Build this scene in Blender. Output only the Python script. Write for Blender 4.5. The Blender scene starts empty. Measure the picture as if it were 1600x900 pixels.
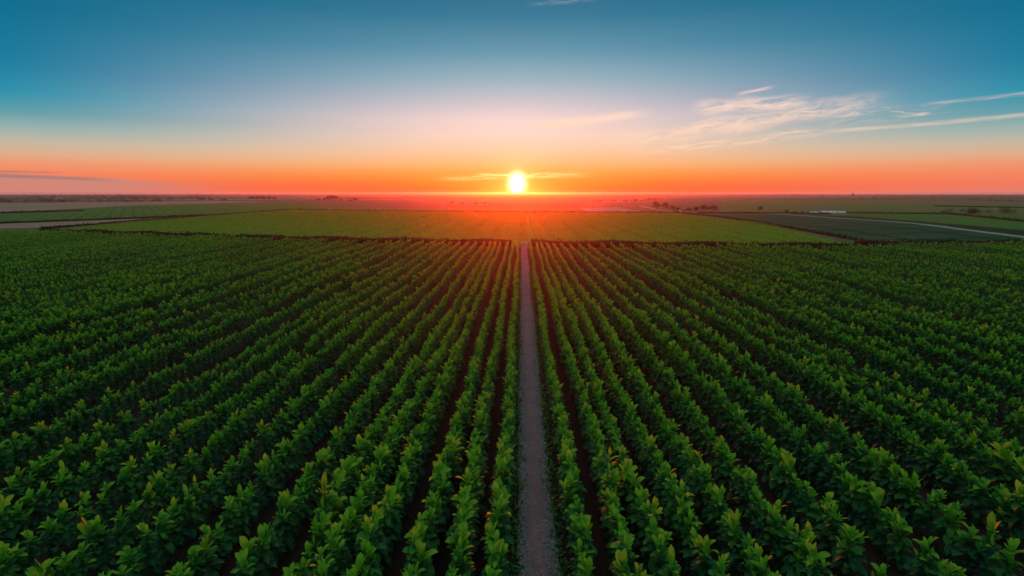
import bpy, math, random
import numpy as np
from mathutils import Vector, Matrix

R = random.Random(7)
G = np.random.default_rng(11)
scene = bpy.context.scene
COL = scene.collection
PI = math.pi

# ------------------------------------------------------------------ camera
F, CX, CY, HZ, VPX = 889.0, 800.0, 450.0, 301.0, 815.0     # photograph's pixels
CAM_H = 11.0
PITCH = math.atan((CY - HZ) / F)
YAW = math.atan((VPX - CX) / (F * math.cos(PITCH) + (CY - HZ) * math.sin(PITCH)))
cam_d = bpy.data.cameras.new('camera')
cam = bpy.data.objects.new('camera', cam_d)
COL.objects.link(cam)
cam_d.sensor_width = 36.0
cam_d.lens = F / 1600.0 * 36.0
cam_d.clip_start = 0.2
cam_d.clip_end = 60000
cam.location = (0, 0, CAM_H)
cam.rotation_euler = (PI / 2 - PITCH, 0, YAW)
scene.camera = cam
CAM_M = cam.rotation_euler.to_matrix()


def at(px, py, z=0.0):
    """ground point seen at a pixel of the 1600 x 900 photograph"""
    d = CAM_M @ Vector(((px - CX) / F, (CY - py) / F, -1.0))
    t = (z - CAM_H) / d.z
    return Vector((d.x * t, d.y * t, z))


MI = np.array(CAM_M.inverted())


def project(x, y, z):
    """world -> pixel (arrays)"""
    p = np.stack([x, y, z - CAM_H], -1) @ MI.T
    d = -p[..., 2]
    return CX + F * p[..., 0] / d, CY - F * p[..., 1] / d, d


# ------------------------------------------------------------------ colours
def lin(c):
    return tuple((v / 255 / 12.92) if v / 255 <= 0.04045 else ((v / 255 + 0.055) / 1.055) ** 2.4 for v in c)


# ------------------------------------------------------------------ nodes
class N:
    def __init__(self, tree):
        self.t = tree

    def new(self, kind, **kw):
        n = self.t.nodes.new(kind)
        for k, v in kw.items():
            setattr(n, k, v)
        return n

    def put(self, sock, v):
        if isinstance(v, bpy.types.NodeSocket):
            self.t.links.new(v, sock)
        elif v is not None:
            if sock.type in ('RGBA',) and len(v) == 3:
                v = (*v, 1)
            sock.default_value = v

    def m(self, op, a, b=None, c=None, clamp=False):
        n = self.new('ShaderNodeMath', operation=op, use_clamp=clamp)
        for i, v in enumerate((a, b, c)):
            if v is not None:
                self.put(n.inputs[i], v)
        return n.outputs[0]

    def v(self, op, a, b=None):
        n = self.new('ShaderNodeVectorMath', operation=op)
        self.put(n.inputs[0], a)
        if b is not None:
            self.put(n.inputs[1], b)
        return n.outputs['Value'] if op in ('DOT_PRODUCT', 'LENGTH') else n.outputs[0]

    def comb(self, x, y, z=0.0):
        n = self.new('ShaderNodeCombineXYZ')
        for i, v in enumerate((x, y, z)):
            self.put(n.inputs[i], v)
        return n.outputs[0]

    def sep(self, v):
        n = self.new('ShaderNodeSeparateXYZ')
        self.put(n.inputs[0], v)
        return n.outputs

    def mix(self, f, a, b, mode='MIX'):
        n = self.new('ShaderNodeMix', data_type='RGBA', blend_type=mode)
        self.put(n.inputs[0], f)
        self.put(n.inputs[6], a)
        self.put(n.inputs[7], b)
        return n.outputs[2]

    def smooth(self, v, lo, hi, a=0.0, b=1.0, kind='SMOOTHSTEP'):
        n = self.new('ShaderNodeMapRange', interpolation_type=kind)
        for i, x in enumerate((v, lo, hi, a, b)):
            self.put(n.inputs[i], x)
        return n.outputs[0]

    def noise(self, vec, scale, detail=4.0, rough=0.55, dist=0.0, out=0):
        n = self.new('ShaderNodeTexNoise')
        self.put(n.inputs['Vector'], vec)
        n.inputs['Scale'].default_value = scale
        n.inputs['Detail'].default_value = detail
        n.inputs['Roughness'].default_value = rough
        n.inputs['Distortion'].default_value = dist
        return n.outputs[out]

    def ramp(self, f, stops, interp='LINEAR'):
        n = self.new('ShaderNodeValToRGB')
        self.put(n.inputs[0], f)
        e = n.color_ramp.elements
        n.color_ramp.interpolation = interp
        while len(e) < len(stops):
            e.new(0.5)
        for i, (p, c) in enumerate(stops):
            e[i].position = p
            e[i].color = (*c, 1)
        return n.outputs[0]


# ------------------------------------------------------------------ light
SUN_AZ = -0.45      # degrees from +Y towards +X
SUN_EL = 0.86       # where the disc stands in the sky
EXPOSURE = 0.0
sa, se = math.radians(SUN_AZ), math.radians(SUN_EL)
SUN_DIR = Vector((math.sin(sa) * math.cos(se), math.cos(sa) * math.cos(se), math.sin(se)))
LAMP_EL = 1.7       # the lamp's centre, raised above the disc to shorten shadows

sun_d = bpy.data.lights.new('sun', 'SUN')
sun_d.energy = 5.0
sun_d.color = (1.0, 0.034, 0.003)
sun_d.angle = math.radians(2.2)
sun = bpy.data.objects.new('sun', sun_d)
COL.objects.link(sun)
le = math.radians(LAMP_EL)
LD = Vector((math.sin(sa) * math.cos(le), math.cos(sa) * math.cos(le), math.sin(le)))
sun.rotation_euler = LD.to_track_quat('Z', 'Y').to_euler()
sun.location = (0, 50, 60)


def build_world():
    w = bpy.data.worlds.new('World')
    scene.world = w
    w.use_nodes = True
    t = w.node_tree
    t.nodes.clear()
    n = N(t)
    d = n.v('NORMALIZE', n.new('ShaderNodeTexCoord').outputs['Generated'])
    x, y, z = n.sep(d)
    el = n.m('MULTIPLY', n.m('ARCSINE', z), 180 / PI)
    az = n.m('MULTIPLY', n.m('ARCTAN2', x, y), 180 / PI)                 # degrees, 0 at +Y
    da = n.m('ABSOLUTE', n.m('SUBTRACT', az, SUN_AZ))
    TOP = 90.0
    # elevation is squeezed so the low sky gets most of the ramp
    e = n.m('POWER', n.m('DIVIDE', n.m('MAXIMUM', el, 0.0), TOP, clamp=True), 0.5)
    P = lambda deg: (deg / TOP) ** 0.5
    near = [(0, (255, 96, 42)), (.5, (255, 112, 36)), (1.2, (255, 138, 42)), (2.0, (255, 160, 70)), (3.0, (254, 184, 125)), (4.2, (253, 200, 165)),
            (5.5, (250, 210, 192)), (7, (240, 209, 205)), (8.5, (204, 195, 202)), (10.5, (152, 178, 192)), (13, (96, 150, 173)), (16, (50, 120, 150)),
            (19, (28, 104, 138)), (30, (72, 134, 150)), (50, (138, 182, 180)), (90, (156, 194, 188))]  # unseen sky above the frame is brightened to light the field
    far = [(0, (222, 136, 128)), (.6, (240, 122, 96)), (1.4, (244, 132, 96)), (2.2, (238, 150, 112)), (2.9, (222, 172, 138)), (3.8, (194, 182, 162)), (4.8, (150, 176, 172)),
           (6, (88, 155, 168)), (7.3, (30, 144, 170)), (9.4, (5, 123, 158)), (13.5, (0, 107, 141)), (18, (2, 100, 135)), (30, (72, 134, 150)), (50, (138, 182, 180)), (90, (156, 194, 188))]  # same brightened stops for the unseen upper sky
    near = [(P(a), lin(c)) for a, c in near]
    far = [(P(a), lin(c)) for a, c in far]
    fa = n.smooth(da, 0.0, 44.0)
    sky = n.mix(fa, n.ramp(e, near), n.ramp(e, far))
    # red-orange belt a little away from the sun
    belt = n.m('MULTIPLY', n.m('MULTIPLY', n.smooth(da, 4, 16), n.smooth(da, 44, 20)), n.smooth(el, 2.6, 0.2))
    sky = n.mix(n.m('MULTIPLY', belt, 0.35), sky, lin((255, 84, 44)))

    # ---- thin clouds, laid out by bearing and elevation
    def streak(a0, e0, a1, e1, wid, scale=1.0, lo=.42, hi=.7, seed=0.0, warp=.6):
        L = math.hypot(a1 - a0, e1 - e0)
        ux, uy = (a1 - a0) / L, (e1 - e0) / L
        pa = n.m('SUBTRACT', az, a0)
        pe = n.m('SUBTRACT', el, e0)
        u = n.m('DIVIDE', n.m('ADD', n.m('MULTIPLY', pa, ux), n.m('MULTIPLY', pe, uy)), L)
        v = n.m('SUBTRACT', n.m('MULTIPLY', pe, ux), n.m('MULTIPLY', pa, uy))
        nz = n.noise(n.comb(n.m('ADD', n.m('MULTIPLY', u, L * .16), seed), n.m('MULTIPLY', v, .55), seed), scale * 1.0, 3.0, .5)
        v2 = n.m('ADD', v, n.m('MULTIPLY', n.m('SUBTRACT', nz, .5), warp * wid * 3))
        across = n.smooth(n.m('ABSOLUTE', v2), wid, 0.0)
        along = n.m('MULTIPLY', n.smooth(u, 0.0, .22), n.smooth(u, 1.0, .72))
        tex = n.noise(n.comb(n.m('ADD', n.m('MULTIPLY', u, L * .28), seed), n.m('MULTIPLY', v2, 1.9 / max(wid, .25)), seed + 3.1), scale * 1.6, 6.0, .62, .7)
        return n.m('MULTIPLY', n.m('MULTIPLY', across, along), n.smooth(tex, lo, hi))

    def ae(px, py):
        q = CAM_M @ Vector(((px - CX) / F, (CY - py) / F, -1.0))
        q.normalize()
        return math.degrees(math.atan2(q.x, q.y)), math.degrees(math.asin(q.z))

    def cl(px0, py0, px1, py1, wid, **k):
        return streak(*ae(px0, py0), *ae(px1, py1), wid, **k)

    def union(lst):
        o = lst[0]
        for b in lst[1:]:
            o = n.m('MAXIMUM', o, b)
        return o

    cirrus = union([
        cl(930, 226, 1420, 147, 1.4, seed=1.0, lo=.26, hi=.62),
        cl(1070, 170, 1290, 156, 1.0, seed=2.4, lo=.28, hi=.64),
        cl(960, 238, 1340, 196, .7, seed=3.7, lo=.36, hi=.74),
        cl(825, 199, 1025, 175, .6, seed=4.2, lo=.02, hi=.5),
        cl(1240, 210, 1740, 166, .26, seed=5.9, lo=.12, hi=.95, warp=.3),
        cl(1420, 166, 1720, 132, .22, seed=6.6, lo=.25, hi=1.05, warp=.35),
        cl(1145, 149, 1215, 134, .22, seed=7.5, lo=.32, hi=.6, warp=.3),
        cl(1270, 190, 1500, 168, .8, seed=8.5, lo=.40, hi=.8),
        cl(815, 5, 945, -3, .36, seed=9.3, lo=.38, hi=.95),
        cl(790, 240, 930, 228, .4, seed=10.1, lo=.45, hi=.8)])
    ccol = n.ramp(n.m('DIVIDE', el, 18.0, clamp=True), [(0, lin((255, 190, 130))), (.25, lin((255, 214, 182))), (.45, lin((255, 218, 200))), (.75, lin((228, 196, 182))), (1, lin((205, 200, 202)))])
    sky = n.mix(n.m('MULTIPLY', cirrus, .85), sky, ccol)
    # grey-mauve bank low on the far side from the sun
    a_l, e_l = ae(0, 268)
    bank_top = n.smooth(az, ae(350, 287)[0], ae(-60, 266)[0], .74, 1.62, kind='LINEAR')
    bn = n.noise(n.comb(n.m('MULTIPLY', az, .35), n.m('MULTIPLY', el, 3.0), 2.0), 1.1, 5.0, .6)
    bank_top = n.m('ADD', bank_top, n.m('MULTIPLY', n.m('SUBTRACT', bn, .5), .30))
    bank = n.m('MULTIPLY', n.smooth(n.m('SUBTRACT', bank_top, el), -.04, .10), n.smooth(az, ae(400, 290)[0], ae(120, 280)[0]))
    bank = n.m('MULTIPLY', bank, n.smooth(n.m('SUBTRACT', bank_top, el), 1.7, .1, .55, 1.0))
    sky = n.mix(n.m('MULTIPLY', bank, .7), sky, lin((182, 141, 132)))
    edge_streaks = union([cl(-90, 267, 110, 269.5, .14, seed=15.0, lo=.2, hi=.6, warp=.3), cl(-120, 270, 200, 281.5, .24, seed=16.0, lo=.2, hi=.6, warp=.5)])
    sky = n.mix(n.m('MULTIPLY', edge_streaks, .6), sky, lin((140, 104, 106)))

    # ---- the sun: disc, aureole and the lit cloud across it
    ang = n.m('MULTIPLY', n.m('ARCCOSINE', n.m('MINIMUM', n.v('DOT_PRODUCT', d, tuple(SUN_DIR)), 1.0)), 180 / PI)
    sunh = n.m('SUBTRACT', el, SUN_EL)
    wide = n.m('POWER', 2.718, n.m('MULTIPLY', n.m('POWER', ang, 1.0), -1 / 5.5))
    tight = n.m('POWER', 2.718, n.m('MULTIPLY', n.m('POWER', ang, 1.0), -1 / 1.15))
    disc = n.m('POWER', 2.718, n.m('MULTIPLY', n.m('POWER', n.m('DIVIDE', n.m('SQRT', n.m('ADD', n.m('POWER', n.m('SUBTRACT', az, SUN_AZ), 2.0), n.m('POWER', n.m('MULTIPLY', sunh, .78), 2.0))), .60), 2.0), -1.0))
    flat = n.m('SQRT', n.m('ADD', n.m('POWER', n.m('MULTIPLY', n.m('SUBTRACT', az, SUN_AZ), .26), 2.0), n.m('POWER', n.m('MULTIPLY', n.m('SUBTRACT', el, .15), 1.0), 2.0)))
    flatg = n.m('POWER', 2.718, n.m('MULTIPLY', flat, -1 / .75))
    sc = union([cl(670, 280, 940, 271, .42, seed=12.0, lo=.36, hi=.62, warp=.4), cl(730, 272, 900, 277, .26, seed=13.0, lo=.38, hi=.64, warp=.4)])

    def add(col, f, k):
        return n.mix(1.0, col, n.mix(n.m('MULTIPLY', f, 1.0), (0, 0, 0), tuple(k)), 'ADD')
    sky = add(sky, wide, (.08, .045, .028))
    sky = add(sky, flatg, (.75, .52, .035))
    sky = add(sky, tight, (.8, .46, .10))
    sky = add(sky, sc, (.5, .42, .22))
    sky = add(sky, disc, (4.2, 3.8, 2.6))
    # ---- below the horizon: plain dim earth light (the ground hides it)
    bg = n.new('ShaderNodeBackground')
    n.put(bg.inputs[0], sky)
    bg.inputs[1].default_value = 1.0
    # high sky: physical sky model adds to the brightened unseen sky overhead
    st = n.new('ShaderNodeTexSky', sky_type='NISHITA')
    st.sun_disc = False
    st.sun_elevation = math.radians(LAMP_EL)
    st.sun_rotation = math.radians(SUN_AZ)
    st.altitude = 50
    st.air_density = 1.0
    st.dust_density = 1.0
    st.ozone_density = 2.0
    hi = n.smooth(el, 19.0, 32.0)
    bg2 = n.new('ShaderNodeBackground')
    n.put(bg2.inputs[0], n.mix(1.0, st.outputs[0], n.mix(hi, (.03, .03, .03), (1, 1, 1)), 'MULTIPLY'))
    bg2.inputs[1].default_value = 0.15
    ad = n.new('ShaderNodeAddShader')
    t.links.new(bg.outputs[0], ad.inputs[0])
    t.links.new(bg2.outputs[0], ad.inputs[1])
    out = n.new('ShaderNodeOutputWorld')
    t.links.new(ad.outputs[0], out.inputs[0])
    w.cycles.sampling_method = 'MANUAL'
    w.cycles.sample_map_resolution = 1024


build_world()


# ------------------------------------------------------------------ materials
def mat(name):
    m = bpy.data.materials.new(name)
    m.use_nodes = True
    t = m.node_tree
    t.nodes.clear()
    n = N(t)
    out = n.new('ShaderNodeOutputMaterial')
    return m, n, out


def bsdf(n, color, rough=.7, spec=.3, normal=None):
    b = n.new('ShaderNodeBsdfPrincipled')
    n.put(b.inputs['Base Color'], color)
    n.put(b.inputs['Roughness'], rough)
    b.inputs['Specular IOR Level'].default_value = spec
    if normal is not None:
        n.put(b.inputs['Normal'], normal)
    return b


def bump(n, h, strength=.5, dist=.05):
    b = n.new('ShaderNodeBump')
    b.inputs['Strength'].default_value = strength
    b.inputs['Distance'].default_value = dist
    n.put(b.inputs['Height'], h)
    return b.outputs[0]


def leaf_material(name, dark, light, trans, trans_w=.35, rough=.42, spec=.4):
    """two-sided leaf: pale midrib and veins drawn from its own UVs, hue from a per-leaf attribute"""
    m, n, out = mat(name)
    at_ = n.new('ShaderNodeAttribute', attribute_name='tint').outputs['Fac']
    uv = n.new('ShaderNodeUVMap', uv_map='UVMap').outputs[0]
    u, v, _ = n.sep(uv)                               # u along, v across -1..1
    av = n.m('ABSOLUTE', v)
    rib = n.smooth(av, .10, .03)
    veins = n.m('ABSOLUTE', n.m('SINE', n.m('MULTIPLY', n.m('SUBTRACT', u, n.m('MULTIPLY', av, .16)), 30.0)))
    vein = n.m('MULTIPLY', n.smooth(veins, .28, .0), .35)
    f = n.m('MAXIMUM', rib, vein)
    rnd = n.new('ShaderNodeObjectInfo').outputs['Random']
    tt = n.m('ADD', at_, n.m('MULTIPLY', n.m('SUBTRACT', rnd, .5), .25), clamp=True)
    pos = n.new('ShaderNodeNewGeometry').outputs['Position']
    mott = n.noise(pos, 14.0, 3.0)
    tt = n.m('ADD', tt, n.m('MULTIPLY', n.m('SUBTRACT', mott, .5), .3), clamp=True)
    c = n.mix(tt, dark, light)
    c = n.mix(n.m('MULTIPLY', f, .45), c, tuple(min(1, a * 1.5 + .02) for a in light))
    b = bsdf(n, c, rough, spec, bump(n, n.m('SUBTRACT', mott, n.m('MULTIPLY', f, .6)), .35, .02))
    tr = n.new('ShaderNodeBsdfTranslucent')
    n.put(tr.inputs[0], n.mix(tt, trans, tuple(a * 1.35 for a in trans)))
    mx = n.new('ShaderNodeMixShader')
    mx.inputs[0].default_value = trans_w
    n.t.links.new(b.outputs[0], mx.inputs[1])
    n.t.links.new(tr.outputs[0], mx.inputs[2])
    n.t.links.new(mx.outputs[0], out.inputs[0])
    return m


M = {}
M['leaf'] = leaf_material('mature_leaf', (.013, .072, .044), (.110, .290, .026), (.02, .20, .025), .32, .6, .05)  # dark colour carries leaf age plus painted shade on the lower leaves
M['low_leaf'] = leaf_material('low_leaf', (.170, .255, .024), (.220, .310, .030), (.12, .24, .02), .3, .7, .0)
M['young'] = leaf_material('young_leaf', (.185, .370, .020), (.400, .510, .028), (.10, .40, .03), .40, .6, .05)


def simple(name, fn, rough=.9, spec=.0):
    m, n, out = mat(name)
    c, nrm, r = fn(n)
    b = bsdf(n, c, r if r is not None else rough, spec, nrm)
    b.inputs['Specular IOR Level'].default_value = spec
    n.t.links.new(b.outputs[0], out.inputs[0])
    return m


def P_(n):
    return n.new('ShaderNodeNewGeometry').outputs['Position']


def soil_fn(n):
    p = P_(n)
    a = n.noise(p, .9, 6)
    b = n.noise(p, 9.0, 5, .65)
    c = n.mix(a, (.020, .013, .011), (.052, .033, .027))
    c = n.mix(n.m('MULTIPLY', b, .6), c, (.045, .026, .020))
    return c, bump(n, b, .9, .12), None


M['soil'] = simple('soil', soil_fn)


def gravel_fn(n):
    p = P_(n)
    vo = n.new('ShaderNodeTexVoronoi')
    n.put(vo.inputs['Vector'], p)
    vo.inputs['Scale'].default_value = 26.0
    big = n.noise(p, .7, 5)
    fine = n.noise(p, 40.0, 4, .7)
    c = n.mix(n.sep(vo.outputs['Color'])[0], (.175, .088, .098), (.44, .245, .265))
    c = n.mix(n.smooth(big, .35, .7), c, (.23, .145, .155))
    c = n.mix(n.m('MULTIPLY', fine, .35), c, (.10, .085, .085))
    return c, bump(n, n.m('ADD', vo.outputs['Distance'], fine), .8, .03), .85


M['gravel'] = simple('gravel', gravel_fn)


def stone_fn(n):
    r = n.new('ShaderNodeAttribute', attribute_name='tint').outputs['Fac']
    return n.mix(r, (.12, .09, .095), (.46, .38, .39)), None, .85


M['stone'] = simple('stone', stone_fn)


def field_fn(c1, c2, c3, row=None, sc=.02):
    def fn(n):
        p = P_(n)
        a = n.noise(p, sc, 6, .6)
        b = n.noise(p, .55, 5, .7)
        c = n.mix(n.smooth(a, .35, .68), c1, c2)
        c = n.mix(n.m('MULTIPLY', n.smooth(b, .42, .62), .7), c, c3)
        if row:
            ang, period = row
            x, y, z = n.sep(p)
            q = n.m('ADD', n.m('MULTIPLY', x, math.cos(ang)), n.m('MULTIPLY', y, math.sin(ang)))
            q = n.m('ADD', q, n.m('MULTIPLY', a, 3.0))
            s = n.m('SINE', n.m('MULTIPLY', q, 2 * PI / period))
            c = n.mix(n.m('MULTIPLY', n.smooth(s, .2, .95), .45), c, tuple(k * .45 for k in c1))
        return c, bump(n, b, .3, .3), .9
    return fn


M['ground'] = simple('open_land', field_fn((.105, .115, .060), (.150, .125, .085), (.085, .085, .050), sc=.004))
M['field_olive'] = simple('olive_field', field_fn((.115, .165, .050), (.140, .165, .060), (.090, .130, .042), (.25, 4.5)))
M['field_crop'] = simple('crop_field', field_fn((.165, .255, .028), (.195, .285, .032), (.135, .215, .025), (0.0, 7.5)))
M['field_green'] = simple('green_field', field_fn((.060, .160, .034), (.080, .180, .040), (.046, .125, .028), (.6, 5.0)))
M['field_dark'] = simple('dark_field', field_fn((.022, .085, .045), (.034, .105, .052), (.018, .062, .036), (1.9, 16.0)))
M['field_bank'] = simple('dark_bank', field_fn((.016, .050, .024), (.022, .062, .028), (.012, .036, .018)))
M['fallow'] = simple('fallow_soil', field_fn((.36, .205, .135), (.44, .27, .19), (.27, .155, .10), (1.4, 9.0)))
M['stubble'] = simple('pale_stubble', field_fn((.24, .215, .175), (.30, .265, .22), (.20, .17, .13), (1.0, 5.0)))
M['track'] = simple('pale_track', field_fn((.26, .28, .20), (.32, .32, .24), (.17, .21, .12), sc=.05))
M['dirt'] = simple('dirt_track', field_fn((.13, .09, .065), (.17, .12, .09), (.08, .06, .045), sc=.05))
M['tree_leaf'] = leaf_material('tree_leaf', (.012, .026, .014), (.030, .048, .020), (.03, .06, .015), .2, .7, .0)
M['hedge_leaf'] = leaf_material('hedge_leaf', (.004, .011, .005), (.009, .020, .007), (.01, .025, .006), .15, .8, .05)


M['wood_leaf'] = leaf_material('wood_leaf', (.006, .018, .015), (.014, .030, .022), (.01, .03, .015), .1, .8, .0)


def bark_fn(n):
    p = P_(n)
    a = n.noise(n.v('MULTIPLY', p, (6, 6, 1.2)), 2.0, 5)
    return n.mix(a, (.05, .036, .026), (.12, .09, .065)), bump(n, a, .7, .05), .95


M['bark'] = simple('bark', bark_fn)
M['stalk'] = simple('stalk', lambda n: (n.mix(n.noise(P_(n), 9.0), (.06, .12, .03), (.10, .15, .04)), None, .6))


def wall_fn(c):
    def fn(n):
        a = n.noise(P_(n), .8, 5, .6)
        return n.mix(a, tuple(k * .82 for k in c), c), None, .85
    return fn


M['white_wall'] = simple('white_render', wall_fn((.78, .75, .70)))
M['cream_wall'] = simple('cream_render', wall_fn((.66, .58, .48)))
M['grey_wall'] = simple('grey_render', wall_fn((.45, .43, .41)))
M['red_roof'] = simple('tile_roof', wall_fn((.26, .115, .075)))
M['grey_roof'] = simple('slate_roof', wall_fn((.22, .22, .23)))
M['white_film'] = simple('white_film', wall_fn((.80, .80, .78)), .5)
M['concrete'] = simple('concrete', wall_fn((.42, .37, .35)))
M['steel'] = simple('painted_steel', wall_fn((.30, .31, .33)), .5)
M['glass'] = simple('dark_glass', lambda n: ((.03, .035, .04), None, .15), spec=.5)


# ------------------------------------------------------------------ objects
def tag(o, label=None, cat=None, group=None, kind=None):
    for k, v in (('label', label), ('category', cat), ('group', group), ('kind', kind)):
        if v:
            o[k] = v
    return o


def link(name, me, parent=None):
    o = bpy.data.objects.new(name, me)
    COL.objects.link(o)
    if parent is not None:
        o.parent = parent
    return o


def empty(name, loc, rz=0.0, s=1.0):
    o = bpy.data.objects.new(name, None)
    COL.objects.link(o)
    o.location = loc
    o.rotation_euler = (0, 0, rz)
    o.scale = (s, s, s)
    o.empty_display_size = .1
    return o


def mesh_from(name, V, quads, mats, midx=None, uv=None, tint=None, smooth=True, tris=None):
    """V (n,3) float, quads (m,4) int"""
    me = bpy.data.meshes.new(name)
    V = np.ascontiguousarray(V, dtype=np.float32)
    nq = 0 if quads is None else len(quads)
    nt = 0 if tris is None else len(tris)
    loops = np.concatenate([np.asarray(quads, np.int32).ravel() if nq else np.zeros(0, np.int32), np.asarray(tris, np.int32).ravel() if nt else np.zeros(0, np.int32)])
    me.vertices.add(len(V))
    me.vertices.foreach_set('co', V.ravel())
    me.loops.add(len(loops))
    me.loops.foreach_set('vertex_index', loops)
    me.polygons.add(nq + nt)
    starts = np.concatenate([np.arange(nq, dtype=np.int32) * 4, nq * 4 + np.arange(nt, dtype=np.int32) * 3])
    me.polygons.foreach_set('loop_start', starts)
    for mm in mats:
        me.materials.append(mm)
    if midx is not None:
        me.polygons.foreach_set('material_index', np.asarray(midx, np.int32))
    me.polygons.foreach_set('use_smooth', np.full(nq + nt, smooth))
    if uv is not None:
        l = me.uv_layers.new(name='UVMap')
        l.data.foreach_set('uv', np.ascontiguousarray(uv[loops], np.float32).ravel())
    if tint is not None:
        a = me.attributes.new('tint', 'FLOAT', 'POINT')
        a.data.foreach_set('value', np.ascontiguousarray(tint, np.float32))
    me.update(calc_edges=True)
    me.validate()
    return me


def leaves(base, az, pitch, droop, L, W, roll, tint, ns, fold=.22, wave=None):
    """a batch of leaf blades. Returns V, Q, UV, T"""
    n = len(L)
    t = np.linspace(0, 1, ns + 1)
    # spine: starts at pitch (radians above level) and bends down by droop
    th = pitch[:, None] - droop[:, None] * t[None, :]
    ds = L[:, None] / ns
    mid = (th[:, 1:] + th[:, :-1]) / 2
    r = np.concatenate([np.zeros((n, 1)), np.cumsum(np.cos(mid) * ds, 1)], 1)
    z = np.concatenate([np.zeros((n, 1)), np.cumsum(np.sin(mid) * ds, 1)], 1)
    prof = np.power(t, .75) * np.power(np.maximum(1 - t, 0), .62)
    prof = prof / prof.max()
    prof[0] = .10
    prof[-1] = .03
    w = W[:, None] * .5 * prof[None, :]
    ca, sa_ = np.cos(az)[:, None], np.sin(az)[:, None]
    # blade frame
    sx, sy = -sa_, ca                                     # sideways
    nx, ny, nz = -np.sin(th) * ca, -np.sin(th) * sa_, np.cos(th)
    cr, sr = np.cos(roll)[:, None], np.sin(roll)[:, None]
    ax, ay, az_ = sx * cr + nx * sr, sy * cr + ny * sr, nz * sr
    bx, by, bz = nx * cr - sx * sr, ny * cr - sy * sr, nz * cr
    px, py, pz = base[:, 0:1] + r * ca, base[:, 1:2] + r * sa_, base[:, 2:3] + z
    V = np.empty((n, ns + 1, 3, 3))
    if wave is None:
        wave = np.zeros((n, ns + 1, 2))
    for k, s in enumerate((-1, 0, 1)):
        up = (abs(s) * fold) * w if s else 0 * w
        if s:
            up = up + wave[:, :, 0 if s < 0 else 1] * L[:, None]
        V[:, :, k, 0] = px + s * w * ax + up * bx
        V[:, :, k, 1] = py + s * w * ay + up * by
        V[:, :, k, 2] = pz + s * w * az_ + up * bz
    idx = np.arange(n)[:, None, None] * ((ns + 1) * 3) + np.arange(ns)[None, :, None] * 3 + np.arange(2)[None, None, :]
    Q = np.stack([idx, idx + 1, idx + 4, idx + 3], -1).reshape(-1, 4)
    UV = np.empty((n, ns + 1, 3, 2))
    UV[..., 0] = t[None, :, None]
    UV[..., 1] = np.array([-1., 0, 1.])[None, None, :]
    T = np.repeat(tint, (ns + 1) * 3)
    return V.reshape(-1, 3), Q, UV.reshape(-1, 2), T


def tube(pts, rads, sides=5):
    pts = np.asarray(pts, float)
    V, Q = [], []
    for i, p in enumerate(pts):
        a = pts[min(i + 1, len(pts) - 1)] - pts[max(i - 1, 0)]
        a = a / (np.linalg.norm(a) + 1e-9)
        h = np.array([1., 0, 0]) if abs(a[0]) < .8 else np.array([0, 1., 0])
        u = np.cross(a, h)
        u /= np.linalg.norm(u)
        v = np.cross(a, u)
        for k in range(sides):
            g = 2 * PI * k / sides
            V.append(p + rads[i] * (math.cos(g) * u + math.sin(g) * v))
    for i in range(len(pts) - 1):
        for k in range(sides):
            j = (k + 1) % sides
            Q.append((i * sides + k, i * sides + j, (i + 1) * sides + j, (i + 1) * sides + k))
    return np.array(V), np.array(Q)


def merge(parts):
    """parts: (V, Q, UV, T)"""
    off, Vs, Qs, Us, Ts = 0, [], [], [], []
    for V, Q, U, T in parts:
        Vs.append(V)
        Qs.append(Q + off)
        Us.append(U if U is not None else np.zeros((len(V), 2)))
        Ts.append(T if T is not None else np.zeros(len(V)))
        off += len(V)
    return np.concatenate(Vs), np.concatenate(Qs), np.concatenate(Us), np.concatenate(Ts)


# ------------------------------------------------------------------ the crop plant
GA = math.radians(137.5)


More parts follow.
